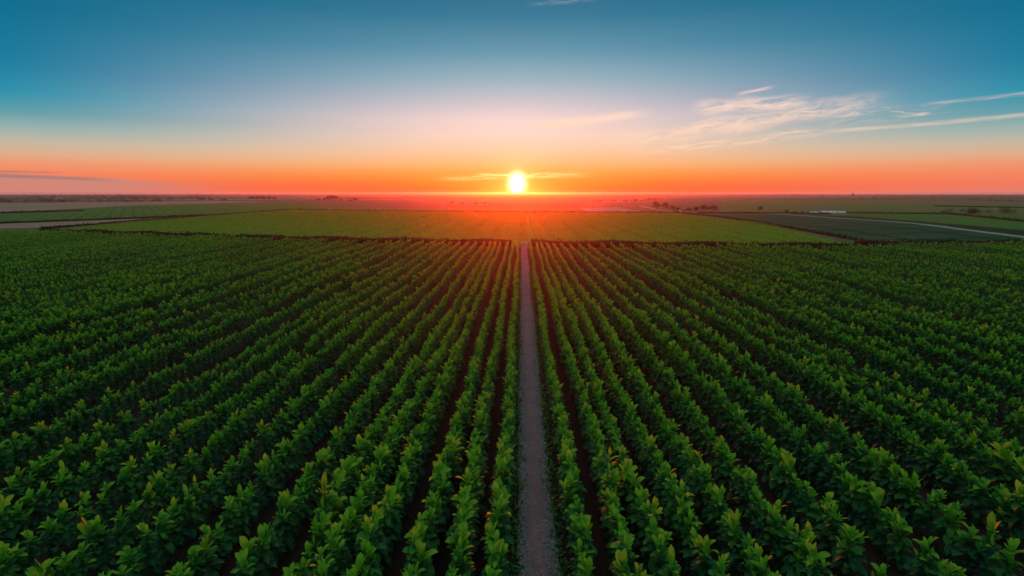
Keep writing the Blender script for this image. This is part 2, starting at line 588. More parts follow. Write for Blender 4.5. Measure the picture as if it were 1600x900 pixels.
def crop_plant(seed, n_main=32, n_young=8, n_side=4, ns=5, big=1.0):
    """stalk, mature leaves and the pale young shoots of one plant, as (V,Q,UV,T) batches"""
    g = np.random.default_rng(seed)
    H = g.uniform(1.20, 1.45)
    lean = g.uniform(-.10, .10, 2)

    def spine(z):
        return np.stack([lean[0] * z * z, lean[1] * z * z, z], -1)

    mature, young, stalk = [], [], []
    st = np.linspace(0, H, 6)
    V, Q = tube(spine(st), np.interp(st, [0, H], [.022, .008]))
    stalk.append((V, Q, None, None))

    def batch(bases, az, pitch, droop, L, W, tint):
        n = len(L)
        wv = g.normal(0, .012, (n, ns + 1, 2))
        return leaves(bases, az, pitch, droop, L * big, W * big, g.normal(0, .22, n), tint, ns, .25, wv)

    z = np.linspace(.28, H * .90, n_main) + g.normal(0, .02, n_main)
    k = np.arange(n_main)
    az = k * GA + g.uniform(0, 6.28) + g.normal(0, .3, n_main)
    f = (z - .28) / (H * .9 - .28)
    L = np.interp(f, [0, .35, .8, 1], [.48, .55, .44, .34]) * g.uniform(.65, 1.2, n_main)
    pitch = np.interp(f, [0, .5, 1], [.45, .75, 1.05]) + g.normal(0, .25, n_main)
    droop = np.interp(f, [0, .5, 1], [1.5, 1.4, .95]) + g.normal(0, .35, n_main)
    mature.append(batch(spine(z), az, pitch, droop, L, L * g.uniform(.40, .54, n_main), np.clip(f ** 2.0 * .95 + g.normal(0, .12, n_main), 0, 1)))  # lower leaves darker: older, and the shade of the row sides painted in

    def shoot(base, n, top, size):
        zz = np.linspace(0, top, n)
        b = base[None, :] + np.stack([0 * zz, 0 * zz, zz], -1)
        a = np.arange(n) * GA + g.uniform(0, 6.28) + g.normal(0, .4, n)
        q = np.linspace(0, 1, n)
        LL = np.interp(q, [0, .5, 1], [.41, .38, .22]) * size * g.uniform(.6, 1.25, n)
        young.append(batch(b, a, np.interp(q, [0, 1], [.9, 1.5]) + g.normal(0, .2, n), np.interp(q, [0, 1], [.9, .2]) + g.normal(0, .25, n),
                           LL, LL * g.uniform(.36, .50, n), np.clip(q * .8 + g.normal(.1, .25, n), 0, 1)))
    shoot(spine(np.array([H * .93]))[0], n_young, .22, g.uniform(.8, 1.25))
    for i in range(n_side):
        zb = g.uniform(.45, 1.0)
        a = i * 2 * PI / max(n_side, 1) + g.uniform(-.5, .5)
        reach, rise = g.uniform(.14, .28), g.uniform(.22, .55)
        b0 = spine(np.array([zb]))[0]
        tip = b0 + np.array([math.cos(a) * reach, math.sin(a) * reach, rise])
        midp = b0 + np.array([math.cos(a) * reach * .7, math.sin(a) * reach * .7, rise * .4])
        V, Q = tube([b0, midp, tip], [.010, .008, .005], 4)
        stalk.append((V, Q, None, None))
        m_ = 5
        q = np.linspace(.25, 1, m_)
        bb = b0[None] + (tip - b0)[None] * q[:, None]
        LL = np.interp(q, [0, 1], [.40, .29]) * g.uniform(.85, 1.15, m_)
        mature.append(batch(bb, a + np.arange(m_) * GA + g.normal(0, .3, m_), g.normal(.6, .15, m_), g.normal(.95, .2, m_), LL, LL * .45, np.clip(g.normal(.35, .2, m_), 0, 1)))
        if g.random() < .8:
            shoot(tip, max(n_young // 2, 2), .08, g.uniform(.6, .85))
    return merge(stalk), merge(mature), young


NEAR_KINDS = 12
near_plants = []
for i in range(NEAR_KINDS):
    s_, m_, y_ = crop_plant(100 + i, n_main=30, n_side=3, big=1.04)
    near_plants.append((s_, m_, y_))

# rows: bearings measured off the photograph, then regular drilling with a wider lane now and then
left = [-.62, -1.66, -2.70, -4.05, -5.00, -5.95, -7.35, -8.95, -10.55]
right = [1.72, 2.95, 3.85, 4.95, 6.20, 7.75, 9.45, 11.1]
LANES = [-17.5, -21.5, -25, -28.5, -32.5, -38.6, -45, -52, -62, -75, -92, -110, 14, 20, 24.5, 29, 35, 44, 53, 64, 80, 98]


def drill(offs, sgn):
    while abs(offs[-1]) < 150:
        a = offs[-1]
        b = a + sgn * R.choice([1.6, 1.65, 1.7, 1.8, 1.95])
        if any(min(a, b) <= q < max(a, b) for q in LANES):
            b += sgn * (.9 if abs(b) < 30 else 1.4)
        offs.append(b)


drill(left, -1)
drill(right, 1)

# far limit of the near field: the boundary hedge
EDGE_PX = [(-260, 352), (65, 358.5), (200, 362), (400, 368.5), (600, 373), (800, 376.5), (1000, 378.5), (1150, 380), (1310, 381.5), (1345, 379.5), (1375, 376.5), (1600, 375.5), (1900, 374)]
edge = [at(*p, z=1.5) for p in EDGE_PX]
EX = np.array([p.x for p in edge])
EY = np.array([p.y for p in edge])
print('edge', [(round(p.x), round(p.y)) for p in edge])


def edge_y(x):
    return np.interp(x, EX, EY)


recs = []                                         # x, y, row side, row number
for side, offs in (('left', left), ('right', right)):
    for rn, x0 in enumerate(offs):
        g = np.random.default_rng(1000 + rn * 2 + (side == 'left'))
        y = 6.0 + g.uniform(0, 1)
        ymax = float(edge_y(x0)) - 1.2
        ys = []
        while y < ymax:
            ys.append(y)
            y += g.uniform(.42, .66)
        ys = np.array(ys)
        if not len(ys):
            continue
        keep = g.random(len(ys)) > .012
        ys = ys[keep]
        xs = x0 + .07 * np.sin(ys * .21 + g.uniform(0, 6)) + g.normal(0, .03, len(ys))
        # vigour changes slowly along and across the field
        vig = 1 + .08 * np.sin(ys * .13 + x0 * .31) + .07 * np.sin(ys * .047 - x0 * .11 + 1.3) - .10 * (np.sin(ys * .37 + x0 * 1.7) > .93) + g.normal(0, .045, len(ys))
        for a, b, c in zip(xs, ys, vig):
            recs.append((a, b, c, 0 if side == 'left' else 1, rn))
recs = np.array(recs)
px, py, dep = project(recs[:, 0], recs[:, 1], np.full(len(recs), 1.2))
# keep what the frame can see, and a margin for a step to the side
m_ok = (dep > 6) & (px > -260 - 9000 / dep) & (px < 1860 + 9000 / dep) & (py < 1300)
recs, px, py, dep = recs[m_ok], px[m_ok], py[m_ok], dep[m_ok]
inside = (px > -25) & (px < 1625) & (py < 915)
order = np.argsort(np.where(inside, dep, 1e9))
NEAR = 300
near_id = order[:NEAR]
rest_id = np.setdiff1d(np.arange(len(recs)), near_id)
print('plants', len(recs), 'near depth', dep[near_id].max(), 'rest', len(rest_id))

ORD = ['first', 'second', 'third', 'fourth', 'fifth', 'sixth', 'seventh', 'eighth', 'ninth', 'tenth', 'eleventh', 'twelfth', 'thirteenth', 'fourteenth', 'fifteenth',
       'sixteenth', 'seventeenth', 'eighteenth', 'nineteenth', 'twentieth']
TENS = ['', '', 'twenty', 'thirty', 'forty', 'fifty']


def ordinal(k):
    return ORD[k - 1] if k <= 20 else TENS[k // 10] + '-' + ORD[k % 10 - 1] if k % 10 else {30: 'thirtieth', 40: 'fortieth', 50: 'fiftieth'}[k]


def make_plant(i):
    s_, m_, y_ = near_plants[i]
    root = empty('crop_plant', (0, 0, 0))
    link('stalk', mesh_from('stalk', s_[0], s_[1], [M['stalk']]), root)
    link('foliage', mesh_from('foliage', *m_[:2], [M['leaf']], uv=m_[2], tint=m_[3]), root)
    for sh in y_:
        link('young_shoot', mesh_from('young_shoot', *sh[:2], [M['young']], uv=sh[2], tint=sh[3]), root)
    return root


protos = {}
rows = {}
for i in near_id:
    rows.setdefault((int(recs[i, 3]), int(recs[i, 4])), []).append(i)
for (sd, rn), ids in sorted(rows.items()):
    ids.sort(key=lambda i: recs[i, 1])
    for k, i in enumerate(ids):
        v = R.randrange(NEAR_KINDS)
        if v not in protos:
            o = protos[v] = make_plant(v)
        else:
            src = protos[v]
            o = src.copy()
            COL.objects.link(o)
            for ch in src.children:
                c = ch.copy()
                COL.objects.link(c)
                c.parent = o
        o.location = (recs[i, 0], recs[i, 1], 0.0)
        o.rotation_euler = (R.uniform(-.08, .08), R.uniform(-.08, .08), R.choice([0, PI]) + R.gauss(0, .3))
        s = float(recs[i, 2]) * R.uniform(.96, 1.04)
        o.scale = (s * (.74 if abs(recs[i, 0]) < 6.8 else .74), s * .92, s * R.uniform(.9, 1.1))
        tag(o, 'leafy green crop plant, %s from near end of %s row %s of gravel path' % (ordinal(k + 1), ordinal(rn + 1), ('left', 'right')[sd]),
            'crop plant', 'leafy crop plants in rows')


def scatter(ids, lib, seed):
    """many plants in one batch: lib holds (V,Q,UV,T,midx) of some variants"""
    g = np.random.default_rng(seed)
    which = g.integers(0, len(lib), len(ids))
    out = []
    for v in range(len(lib)):
        sel = ids[which == v]
        if not len(sel):
            continue
        V, Q, U, T, MI_ = lib[v]
        n = len(sel)
        a = g.choice([0, PI], n) + g.normal(0, .3, n)
        s = recs[sel, 2] * g.uniform(.95, 1.05, n)
        c, d = np.cos(a) * s, np.sin(a) * s
        wx, wy = np.where(np.abs(recs[sel, 0]) < 6.8, .78, .70)[:, None], .92
        X = V[None, :, 0] * wx * c[:, None] - V[None, :, 1] * wy * d[:, None] + recs[sel, 0][:, None]
        Y = V[None, :, 0] * wx * d[:, None] + V[None, :, 1] * wy * c[:, None] + recs[sel, 1][:, None]
        low = (1.0, .93, .86)[seed - 1]
        Z = V[None, :, 2] * (s * g.uniform(.93, 1.08, n) * low)[:, None]
        VV = np.stack([X, Y, Z], -1).reshape(-1, 3)
        QQ = (Q[None] + (np.arange(n) * len(V))[:, None, None]).reshape(-1, 4)
        tt = np.clip(T[None] + g.normal(0, .15, n)[:, None], 0, 1)
        out.append((VV, QQ, np.tile(U, (n, 1)), tt.ravel(), np.tile(MI_, n)))
    return out


def lib_of(seed0, n, with_stalk=True, **kw):
    lib = []
    for i in range(n):
        s_, m_, y_ = crop_plant(seed0 + i, **kw)
        y_ = merge(y_)
        parts, mi = [m_, y_], [np.zeros(len(m_[1]), int), np.ones(len(y_[1]), int)]
        if with_stalk:
            parts.append(s_)
            mi.append(np.full(len(s_[1]), 2))
        V, Q, U, T = merge(parts)
        lib.append((V, Q, U, T, np.concatenate(mi)))
    return lib


D = dep[rest_id]
lods = [
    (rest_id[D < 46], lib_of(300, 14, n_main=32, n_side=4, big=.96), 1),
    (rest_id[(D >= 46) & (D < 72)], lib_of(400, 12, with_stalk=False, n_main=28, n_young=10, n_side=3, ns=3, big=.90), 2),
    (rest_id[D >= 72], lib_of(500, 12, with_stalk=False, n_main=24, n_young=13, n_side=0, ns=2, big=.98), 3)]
chunks = []
for ids, lib, sd in lods:
    print('lod', sd, len(ids))
    if len(ids):
        chunks += scatter(ids, lib, sd)
V, Q, U, T = merge([c[:4] for c in chunks])
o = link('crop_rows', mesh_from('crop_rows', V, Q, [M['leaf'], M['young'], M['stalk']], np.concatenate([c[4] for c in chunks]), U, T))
tag(o, 'many leafy green crop plants filling the rows up to the dark hedge', 'crop', kind='stuff')
print('crop verts', len(V))


# ------------------------------------------------------------------ ground sheets
def sheet(name, pts, z, m, label=None):
    me = bpy.data.meshes.new(name)
    me.from_pydata([(p[0], p[1], z) for p in pts], [], [tuple(range(len(pts)))])
    me.materials.append(m)
    me.update()
    if me.polygons[0].normal.z < 0:
        me.flip_normals()
    o = link(name, me)
    o['kind'] = 'structure'
    return o


GR = 4500.0
sheet('ground', [(GR * math.cos(a), GR * math.sin(a)) for a in np.linspace(0, 2 * PI, 65)[:-1]], 0.0, M['ground'])
# bare soil of the near field, with low ridges under the rows
xs = np.arange(-60, 60.01, .3)
sheet('soil', [(-190, -10), (190, -10), (190, float(edge_y(190)))] + [(p.x, p.y) for p in reversed(edge) if -190 < p.x < 190] + [(-190, float(edge_y(-190)))], .02, M['soil'])


def px_poly(pts, z=0.0):
    return [at(a, b) for a, b in pts]


def fsheet(name, pts, z, m):
    return sheet(name, px_poly(pts), z, M[m])


def strip(name, pts, w0, z, m, w1=None):
    """a band of given width (m) along ground points"""
    P = [Vector((p.x, p.y, 0)) for p in pts]
    # smooth by subdividing
    Q_ = []
    for i in range(len(P) - 1):
        a = P[max(i - 1, 0)]
        b, c = P[i], P[i + 1]
        d = P[min(i + 2, len(P) - 1)]
        for k in range(8):
            t = k / 8
            Q_.append(.5 * ((2 * b) + (c - a) * t + (2 * a - 5 * b + 4 * c - d) * t * t + (3 * b - a - 3 * c + d) * t ** 3))
    Q_.append(P[-1])
    V, Fq = [], []
    for i, p in enumerate(Q_):
        t = (Q_[min(i + 1, len(Q_) - 1)] - Q_[max(i - 1, 0)]).normalized()
        nrm = Vector((-t.y, t.x, 0))
        w = w0 + ((w1 if w1 is not None else w0) - w0) * i / (len(Q_) - 1)
        w *= 1 + .12 * math.sin(i * 1.7)
        V += [p + nrm * w / 2, p - nrm * w / 2]
        if i:
            Fq.append((2 * i - 2, 2 * i - 1, 2 * i + 1, 2 * i))
    me = mesh_from(name, np.array([(v.x, v.y, z) for v in V]), np.array(Fq), [m], smooth=False)
    me.flip_normals() if me.polygons[0].normal.z < 0 else None
    o = link(name, me)
    o['kind'] = 'structure'
    return o, Q_


# far parcels, drawn from the photograph on to the level ground
sheet('crop_field', [(p.x, p.y) for p in px_poly([(70, 362), (200, 368), (400, 376), (600, 380), (800, 384), (1000, 386), (1150, 388), (1310, 388), (1338, 384), (1195, 351), (1058, 334), (800, 333), (600, 331), (452, 329), (402, 333), (205, 348)])], .06, M['field_crop'])
fsheet('teal_field', [(1090, 336), (1230, 335.2), (1420, 349), (1600, 371.4), (1640, 374.6), (1375, 375.6), (1342, 375), (1210, 352)], .05, 'field_dark')
fsheet('dark_bank', [(1235, 334.8), (1340, 338.5), (1450, 347), (1600, 360), (1780, 372), (1780, 374), (1660, 374), (1600, 370.2), (1425, 348.2)], .06, 'field_bank')
fsheet('green_field', [(1250, 333.6), (1330, 333.4), (1480, 334.6), (1620, 336), (1900, 342), (1900, 373), (1785, 371.6), (1600, 359.4), (1450, 346.4), (1340, 338)], .05, 'field_green')
fsheet('olive_field', [(1130, 312.5), (1360, 313), (1700, 317), (1900, 320), (1900, 341), (1620, 335.4), (1480, 334), (1250, 333), (1125, 332)], .08, 'field_olive')
fsheet('olive_field', [(640, 325), (905, 325), (1018, 330.6), (1060, 332.6), (800, 331.8), (600, 330), (470, 328), (560, 324)], .08, 'stubble' if False else 'field_olive')
fsheet('stubble_field', [(903, 325), (968, 324), (1003, 331), (918, 331.4)], .14, 'stubble')
fsheet('green_field', [(-500, 338), (0, 336), (200, 322.5), (420, 316.5), (640, 319), (560, 323.4), (460, 327.6), (395, 331.6), (330, 337), (200, 342), (0, 349.4), (-500, 360)], .08, 'field_green')
fsheet('fallow_field', [(-500, 362), (0, 350), (200, 342.8), (265, 341), (200, 346), (65, 356), (0, 357.6), (-260, 366), (-500, 372)], .09, 'fallow')
fsheet('fallow_field', [(-600, 320), (0, 317.6), (330, 313.6), (420, 315.6), (200, 321.6), (0, 333), (-600, 338)], .12, 'fallow')
fsheet('fallow_field', [(430, 315.5), (560, 315), (700, 316), (905, 318), (905, 324), (640, 324), (560, 322.5)], .12, 'dirt')
fsheet('far_field', [(1360, 304.2), (1900, 304.2), (1900, 311.6), (1380, 310)], .15, 'field_dark')  # teal colour painted in for the blue haze at the right horizon
fsheet('far_field', [(-400, 304.2), (240, 304.2), (180, 311), (-400, 312)], .15, 'field_dark')  # left counterpart, haze blue again put into the colour
g = np.random.default_rng(77)
for k in range(26):
    yy = 305.2 + 9 * (k / 26) ** 1.3
    x0 = g.uniform(-300, 1500)
    x1 = x0 + g.uniform(160, 520)
    if 430 < (x0 + x1) / 2 < 1010 and yy > 311:
        continue
    t = g.uniform(.3, .8) * (yy - 302) / 8 + .15
    kk = ['field_olive', 'fallow', 'field_bank', 'dirt', 'field_dark', 'field_green', 'stubble'][int(g.integers(0, 7))]
    fsheet('far_field', [(x0, yy), (x1, yy + g.uniform(-.2, .2)), (x1 + g.uniform(-60, 60), yy + t), (x0 + g.uniform(-60, 60), yy + t)], .2 + .02 * k, kk)
strip('dirt_track', [at(1064, 332.6), at(1200, 350.2), (at(1300, 368)), at(1338, 375.2)], 3.4, .11, M['dirt'])
strip('farm_track', [at(1205, 334), at(1300, 340.4), at(1420, 348.8), at(1520, 361), at(1600, 371), at(1625, 374.2)], 3.6, .12, M['track'])
strip('farm_track', [at(1000, 322), at(1040, 329.5), at(1090, 332.5), at(1160, 332.3), at(1235, 334.2)], 3.0, .13, M['track'])
for a_, b_ in (((1130, 340), (1420, 374.6)), ((1180, 337.6), (1560, 374.4)), ((1300, 338.2), (1620, 366))):
    strip('field_edge', [at(*a_), at((a_[0] + b_[0]) / 2, (a_[1] + b_[1]) / 2 - 3.2), at(*b_)], 2.2, .10, M['field_bank'])
strip('farm_track', [at(690, 313.4), at(800, 313), at(880, 314), at(930, 316.2)], 9.0, .14, M['stubble'])

# ------------------------------------------------------------------ gravel path
PY1 = 131.0
ys = np.concatenate([np.arange(4, 40, .10), np.arange(40, PY1, .4)])
us = np.linspace(-1, 1, 15)
Vp = []
for yy in ys:
    c = .52 + .05 * math.sin(yy * .17)
    hw = .62 + .025 * math.sin(yy * .9) + .02 * math.sin(yy * 3.1)
    for u in us:
        rut = .02 * abs(u) ** 3 * (1 + .5 * math.sin(yy * 2.3 + u * 5)) - .01 * math.exp(-((abs(u) - .4) / .25) ** 2)
        Vp.append((c + u * hw, yy, .045 + rut + R.uniform(-.006, .006) - (.05 if abs(u) > .99 else 0)))
nu = len(us)
i0 = (np.arange(len(ys) - 1)[:, None] * nu + np.arange(nu - 1)[None]).ravel()
o = link('path', mesh_from('path', np.array(Vp), np.stack([i0, i0 + 1, i0 + nu + 1, i0 + nu], -1), [M['gravel']]))
o['kind'] = 'structure'
# loose stones
g = np.random.default_rng(5)
ns_ = 5200
sy = 5 + 50 * g.random(ns_) ** 1.6
side = g.choice([-1, 1], ns_)
sx = .52 + side * np.abs(.60 - np.abs(g.normal(0, .16, ns_)) + g.normal(0, .05, ns_))
r = g.uniform(.014, .042, ns_) * np.where(g.random(ns_) < .06, 1.6, 1)
ico = np.array([(0, 0, 1), (.9, 0, .2), (.28, .85, .2), (-.72, .53, .15), (-.72, -.53, .25), (.28, -.85, .2), (0, 0, -.6)])
it = np.array([(0, 1, 2), (0, 2, 3), (0, 3, 4), (0, 4, 5), (0, 5, 1), (6, 2, 1), (6, 3, 2), (6, 4, 3), (6, 5, 4), (6, 1, 5)])
VS = ico[None] * r[:, None, None] * g.uniform(.65, 1.3, (ns_, 7, 3))
VS[..., 0] += sx[:, None]
VS[..., 1] += sy[:, None]
VS[..., 2] += .05
TS = (it[None] + (np.arange(ns_) * 7)[:, None, None]).reshape(-1, 3)
o = link('gravel', mesh_from('gravel', VS.reshape(-1, 3), None, [M['stone']], tint=np.repeat(g.random(ns_), 7), smooth=False, tris=TS))
tag(o, 'loose grey stones along both edges of the path', 'gravel', kind='stuff')
# low weeds in the path's margins and the row feet
nw = 3800
wy = 5 + 75 * g.random(nw) ** 1.5
wx = np.where(g.random(nw) < .5, -.05 - g.normal(.08, .12, nw), 1.10 + g.normal(.08, .12, nw))
V, Q, U, T = leaves(np.stack([wx, wy, np.full(nw, .03)], -1), g.uniform(0, 6.28, nw), g.uniform(.4, 1.3, nw), g.uniform(.3, 1.2, nw), g.uniform(.08, .30, nw), g.uniform(.03, .10, nw), g.normal(0, .4, nw), g.random(nw), 3)
o = link('weeds', mesh_from('weeds', V, Q, [M['leaf']], uv=U, tint=T))
tag(o, 'low green weeds along the margins of the gravel path', 'weeds', kind='stuff')


# ------------------------------------------------------------------ second field: the same crop, far off
g = np.random.default_rng(21)
poly = np.array([(p.x, p.y) for p in px_poly([(70, 362), (200, 368), (400, 376), (600, 380), (800, 384), (1000, 386), (1150, 388), (1310, 388), (1338, 384), (1195, 351), (1058, 334), (800, 333), (600, 331), (452, 329), (402, 333), (205, 348)])])


def inpoly(x, y, P):
    ins = np.zeros(len(x), bool)
    j = len(P) - 1
    for i in range(len(P)):
        c = ((P[i, 1] > y) != (P[j, 1] > y)) & (x < (P[j, 0] - P[i, 0]) * (y - P[i, 1]) / (P[j, 1] - P[i, 1] + 1e-12) + P[i, 0])
        ins ^= c
        j = i
    return ins


gx = []
x = poly[:, 0].min()
while x < poly[:, 0].max():
    gx.append(x)
    x += 1.25 if R.random() > .10 else 2.1
gx = np.array(gx)
gy = np.arange(poly[:, 1].min(), poly[:, 1].max(), 1.3)
X, Y = np.meshgrid(gx, gy)
X, Y = X.ravel(), Y.ravel()
k = inpoly(X, Y, poly) & (Y > edge_y(X) + np.where(np.abs(X - .5) < 2.2, 19, 4)) & (G.random(len(X)) < np.clip(230 / Y, .25, 1))
X, Y = X[k] + g.normal(0, .10, k.sum()), Y[k] + g.normal(0, .3, k.sum())
n = len(X)
per = 5
sz = np.clip(Y / 200, 1, 1.8)
bx = np.repeat(X, per) + g.normal(0, .12, n * per)
by = np.repeat(Y, per) + g.normal(0, .12, n * per)
bz = g.uniform(.35, .62, n * per)
LL = g.uniform(.45, .65, n * per) * np.repeat(sz, per)
V, Q, U, T = leaves(np.stack([bx, by, bz], -1), g.uniform(0, 6.28, n * per), g.uniform(0, .5, n * per), g.uniform(.2, .7, n * per), LL, LL * .6, g.normal(0, .2, n * per), np.clip(g.normal(.5, .15, n * per), 0, 1), 2)
o = link('distant_crop', mesh_from('distant_crop', V, Q, [M['low_leaf']], None, U, T))
tag(o, 'second field of green crop plants beyond the dark hedge', 'crop', kind='stuff')
print('distant', n, len(V))


# ------------------------------------------------------------------ hedges
def hedge(name, pts, w, h, label, seed, dens=14, ls=(.25, .5), group=None):
    g = np.random.default_rng(seed)
    P = np.array([(p.x, p.y) for p in pts])
    seg = np.linalg.norm(np.diff(P, axis=0), axis=1)
    s = np.concatenate([[0], np.cumsum(seg)])
    n = int(s[-1] * dens)
    u = g.uniform(0, s[-1], n)
    x, y = np.interp(u, s, P[:, 0]), np.interp(u, s, P[:, 1])
    hh = h * (.92 + .06 * np.sin(u * .35 + seed) + .05 * np.sin(u * 1.3) + .05 * np.sin(u * .11 + 2))
    q = g.uniform(-1, 1, n)
    x += q * w / 2
    y += g.uniform(-1, 1, n) * w / 2
    z = hh * g.uniform(.02, 1, n) * (1 - .35 * q * q)
    L = g.uniform(*ls, n)
    V, Q, U, T = leaves(np.stack([x, y, z], -1), g.uniform(0, 6.28, n), g.uniform(-.3, 1.2, n), g.uniform(0, 1, n), L, L * .6, g.normal(0, .5, n), g.random(n), 2)
    # woody core
    kk = np.linspace(0, s[-1], max(int(s[-1] / 2.5), 4))
    cx, cy = np.interp(kk, s, P[:, 0]), np.interp(kk, s, P[:, 1])
    root = empty(name, (float(P[0, 0]), float(P[0, 1]), 0))
    off = np.array([P[0, 0], P[0, 1], 0])
    link('foliage', mesh_from('foliage', V - off, Q, [M['hedge_leaf']], uv=U, tint=T), root)
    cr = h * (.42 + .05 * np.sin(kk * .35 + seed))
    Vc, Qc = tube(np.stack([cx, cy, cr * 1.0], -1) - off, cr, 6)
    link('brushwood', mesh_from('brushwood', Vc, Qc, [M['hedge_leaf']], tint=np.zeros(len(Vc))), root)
    tag(root, label, 'hedge', group)
    return root


def pxs(l):
    return [at(*p) for p in l]


def pxs2(l):
    return [at(*p, z=1.5) for p in l]


hedge('hedge', pxs2([(65, 357), (200, 360.5), (400, 367), (600, 371.4), (800, 374.8)]), 1.4, 1.75, 'low dark hedge between the two crop fields, running from the path end to the left', 1, 60)
hedge('hedge', pxs2([(829, 375.2), (1000, 376.9), (1150, 378.4), (1290, 380), (1325, 379.8), (1348, 378), (1362, 375.6), (1340, 372.8)]), 1.4, 1.75, 'low dark hedge from the path end to the right, hooking back at the field corner', 2, 60)
hedge('hedge', pxs2([(1366, 375.4), (1450, 374.7), (1600, 374), (1900, 372.4)]), 1.2, 1.7, 'thin dark hedge edging the near crop below the dark teal field', 3, 50)
hedge('hedge', pxs([(65, 357.5), (110, 355), (200, 347.4), (300, 340), (400, 332.3), (445, 328.5)]), 1.4, .8, 'dark hedge slanting along the side of the second field past the pale fallow strip', 4, 14, (.35, .7))
hedge('hedge', pxs([(446, 328.4), (600, 330.4), (800, 332.4), (1000, 333), (1062, 333)]), 2.0, .9, 'long dark hedge closing the far end of the second crop field', 5, 14, (.4, .8))
hedge('hedge', pxs([(1066, 333.4), (1130, 340.5), (1200, 351), (1300, 369), (1338, 376)]), 1.2, .7, 'dark hedge beside the brown dirt track at the second field corner', 6, 14, (.35, .7))
hedge('hedge', pxs([(0, 349.6), (110, 345.5), (200, 342), (330, 336.6)]), 1.8, .8, 'thin dark hedge above the pale fallow strip', 7, 10, (.4, .8))
hedge('hedge', pxs([(-200, 337), (0, 333.5), (130, 330)]), 2.2, 1.0, 'dark hedge along the green field below the brown ploughed land', 8, 10, (.5, 1))
hedge('hedge', pxs([(1320, 333), (1400, 334), (1480, 334.6), (1540, 340.5), (1620, 349)]), 2.0, .8, 'dark hedge crossing the bright green field beyond the pale track', 9, 10, (.5, .9))
hedge('hedge', pxs([(1460, 322.6), (1520, 323.6), (1650, 326.5)]), 2.6, 1.0, 'thin far hedge in the olive field beneath the blue horizon', 10, 8, (.6, 1.1))
hedge('hedge', pxs([(1090, 333.4), (1230, 333.6), (1300, 335)]), 1.6, .8, 'dark hedge on the far side of the dark teal field by the white sheds', 11, 12, (.4, .8))


# ------------------------------------------------------------------ trees
def blob_tree(px_, py_, hpx, wpx, seed, label, name='tree', cat='tree', group=None, trunkf=.22, dens=1.0):
    """tree whose base stands at a pixel, of given height and width in photo pixels"""
    g = np.random.default_rng(seed)
    b = at(px_, py_)
    dist = b.y
    H, W = hpx * dist / F * 1.15, wpx * dist / F * 1.1
    root = empty(name, b, g.uniform(0, 6.28))
    # trunk and limbs
    parts = []
    th = H * trunkf
    lean = g.uniform(-.04, .04, 2) * H
    V, Q = tube([(0, 0, -.1), (lean[0] * .3, lean[1] * .3, th), (lean[0], lean[1], H * .7)], [H * .035, H * .025, H * .008], 7)
    parts.append((V, Q, None, None))
    lobes = []
    nl = 7 + int(g.integers(0, 4))
    for i in range(nl):
        a = i * GA + g.uniform(-.4, .4)
        rr = W * .5 * (.30 + .42 * g.random()) if i else 0
        zc = H * np.interp(i / nl, [0, 1], [.78, .42]) * g.uniform(.88, 1.08)
        rad = np.array([W * .24, W * .24, H * .20]) * g.uniform(.75, 1.25)
        c = np.array([math.cos(a) * rr + lean[0], math.sin(a) * rr + lean[1], min(zc, H - rad[2] * .9)])
        lobes.append((c, rad))
        s0 = np.array([lean[0] * .3, lean[1] * .3, th * g.uniform(.8, 1.4)])
        V, Q = tube([s0, (s0 + c) / 2 + np.array([0, 0, H * .03]), c], [H * .014, H * .010, H * .004], 5)
        parts.append((V, Q, None, None))
    V, Q, _, _ = merge(parts)
    link('trunk', mesh_from('trunk', V, Q, [M['bark']]), root)
    bs, tt = [], []
    for c, rad in lobes:
        n = int(120 * dens)
        v = g.normal(0, 1, (n, 3))
        v /= np.linalg.norm(v, axis=1, keepdims=True)
        v *= (g.random((n, 1)) ** .45) * g.uniform(.75, 1.12, (n, 1))
        bs.append(c + v * rad)
        tt.append(np.full(n, g.random() * .6) + g.uniform(0, .4, n))
    bs, tt = np.concatenate(bs), np.concatenate(tt)
    n = len(bs)
    L = g.uniform(.07, .13, n) * max(W, H) * .75
    V, Q, U, T = leaves(bs, g.uniform(0, 6.28, n), g.uniform(-.8, 1.0, n), g.uniform(0, .8, n), L, L * .6, g.normal(0, .6, n), tt, 2)
    link('crown', mesh_from('crown', V, Q, [M['tree_leaf']], uv=U, tint=T), root)
    tag(root, label, cat, group)
    return root


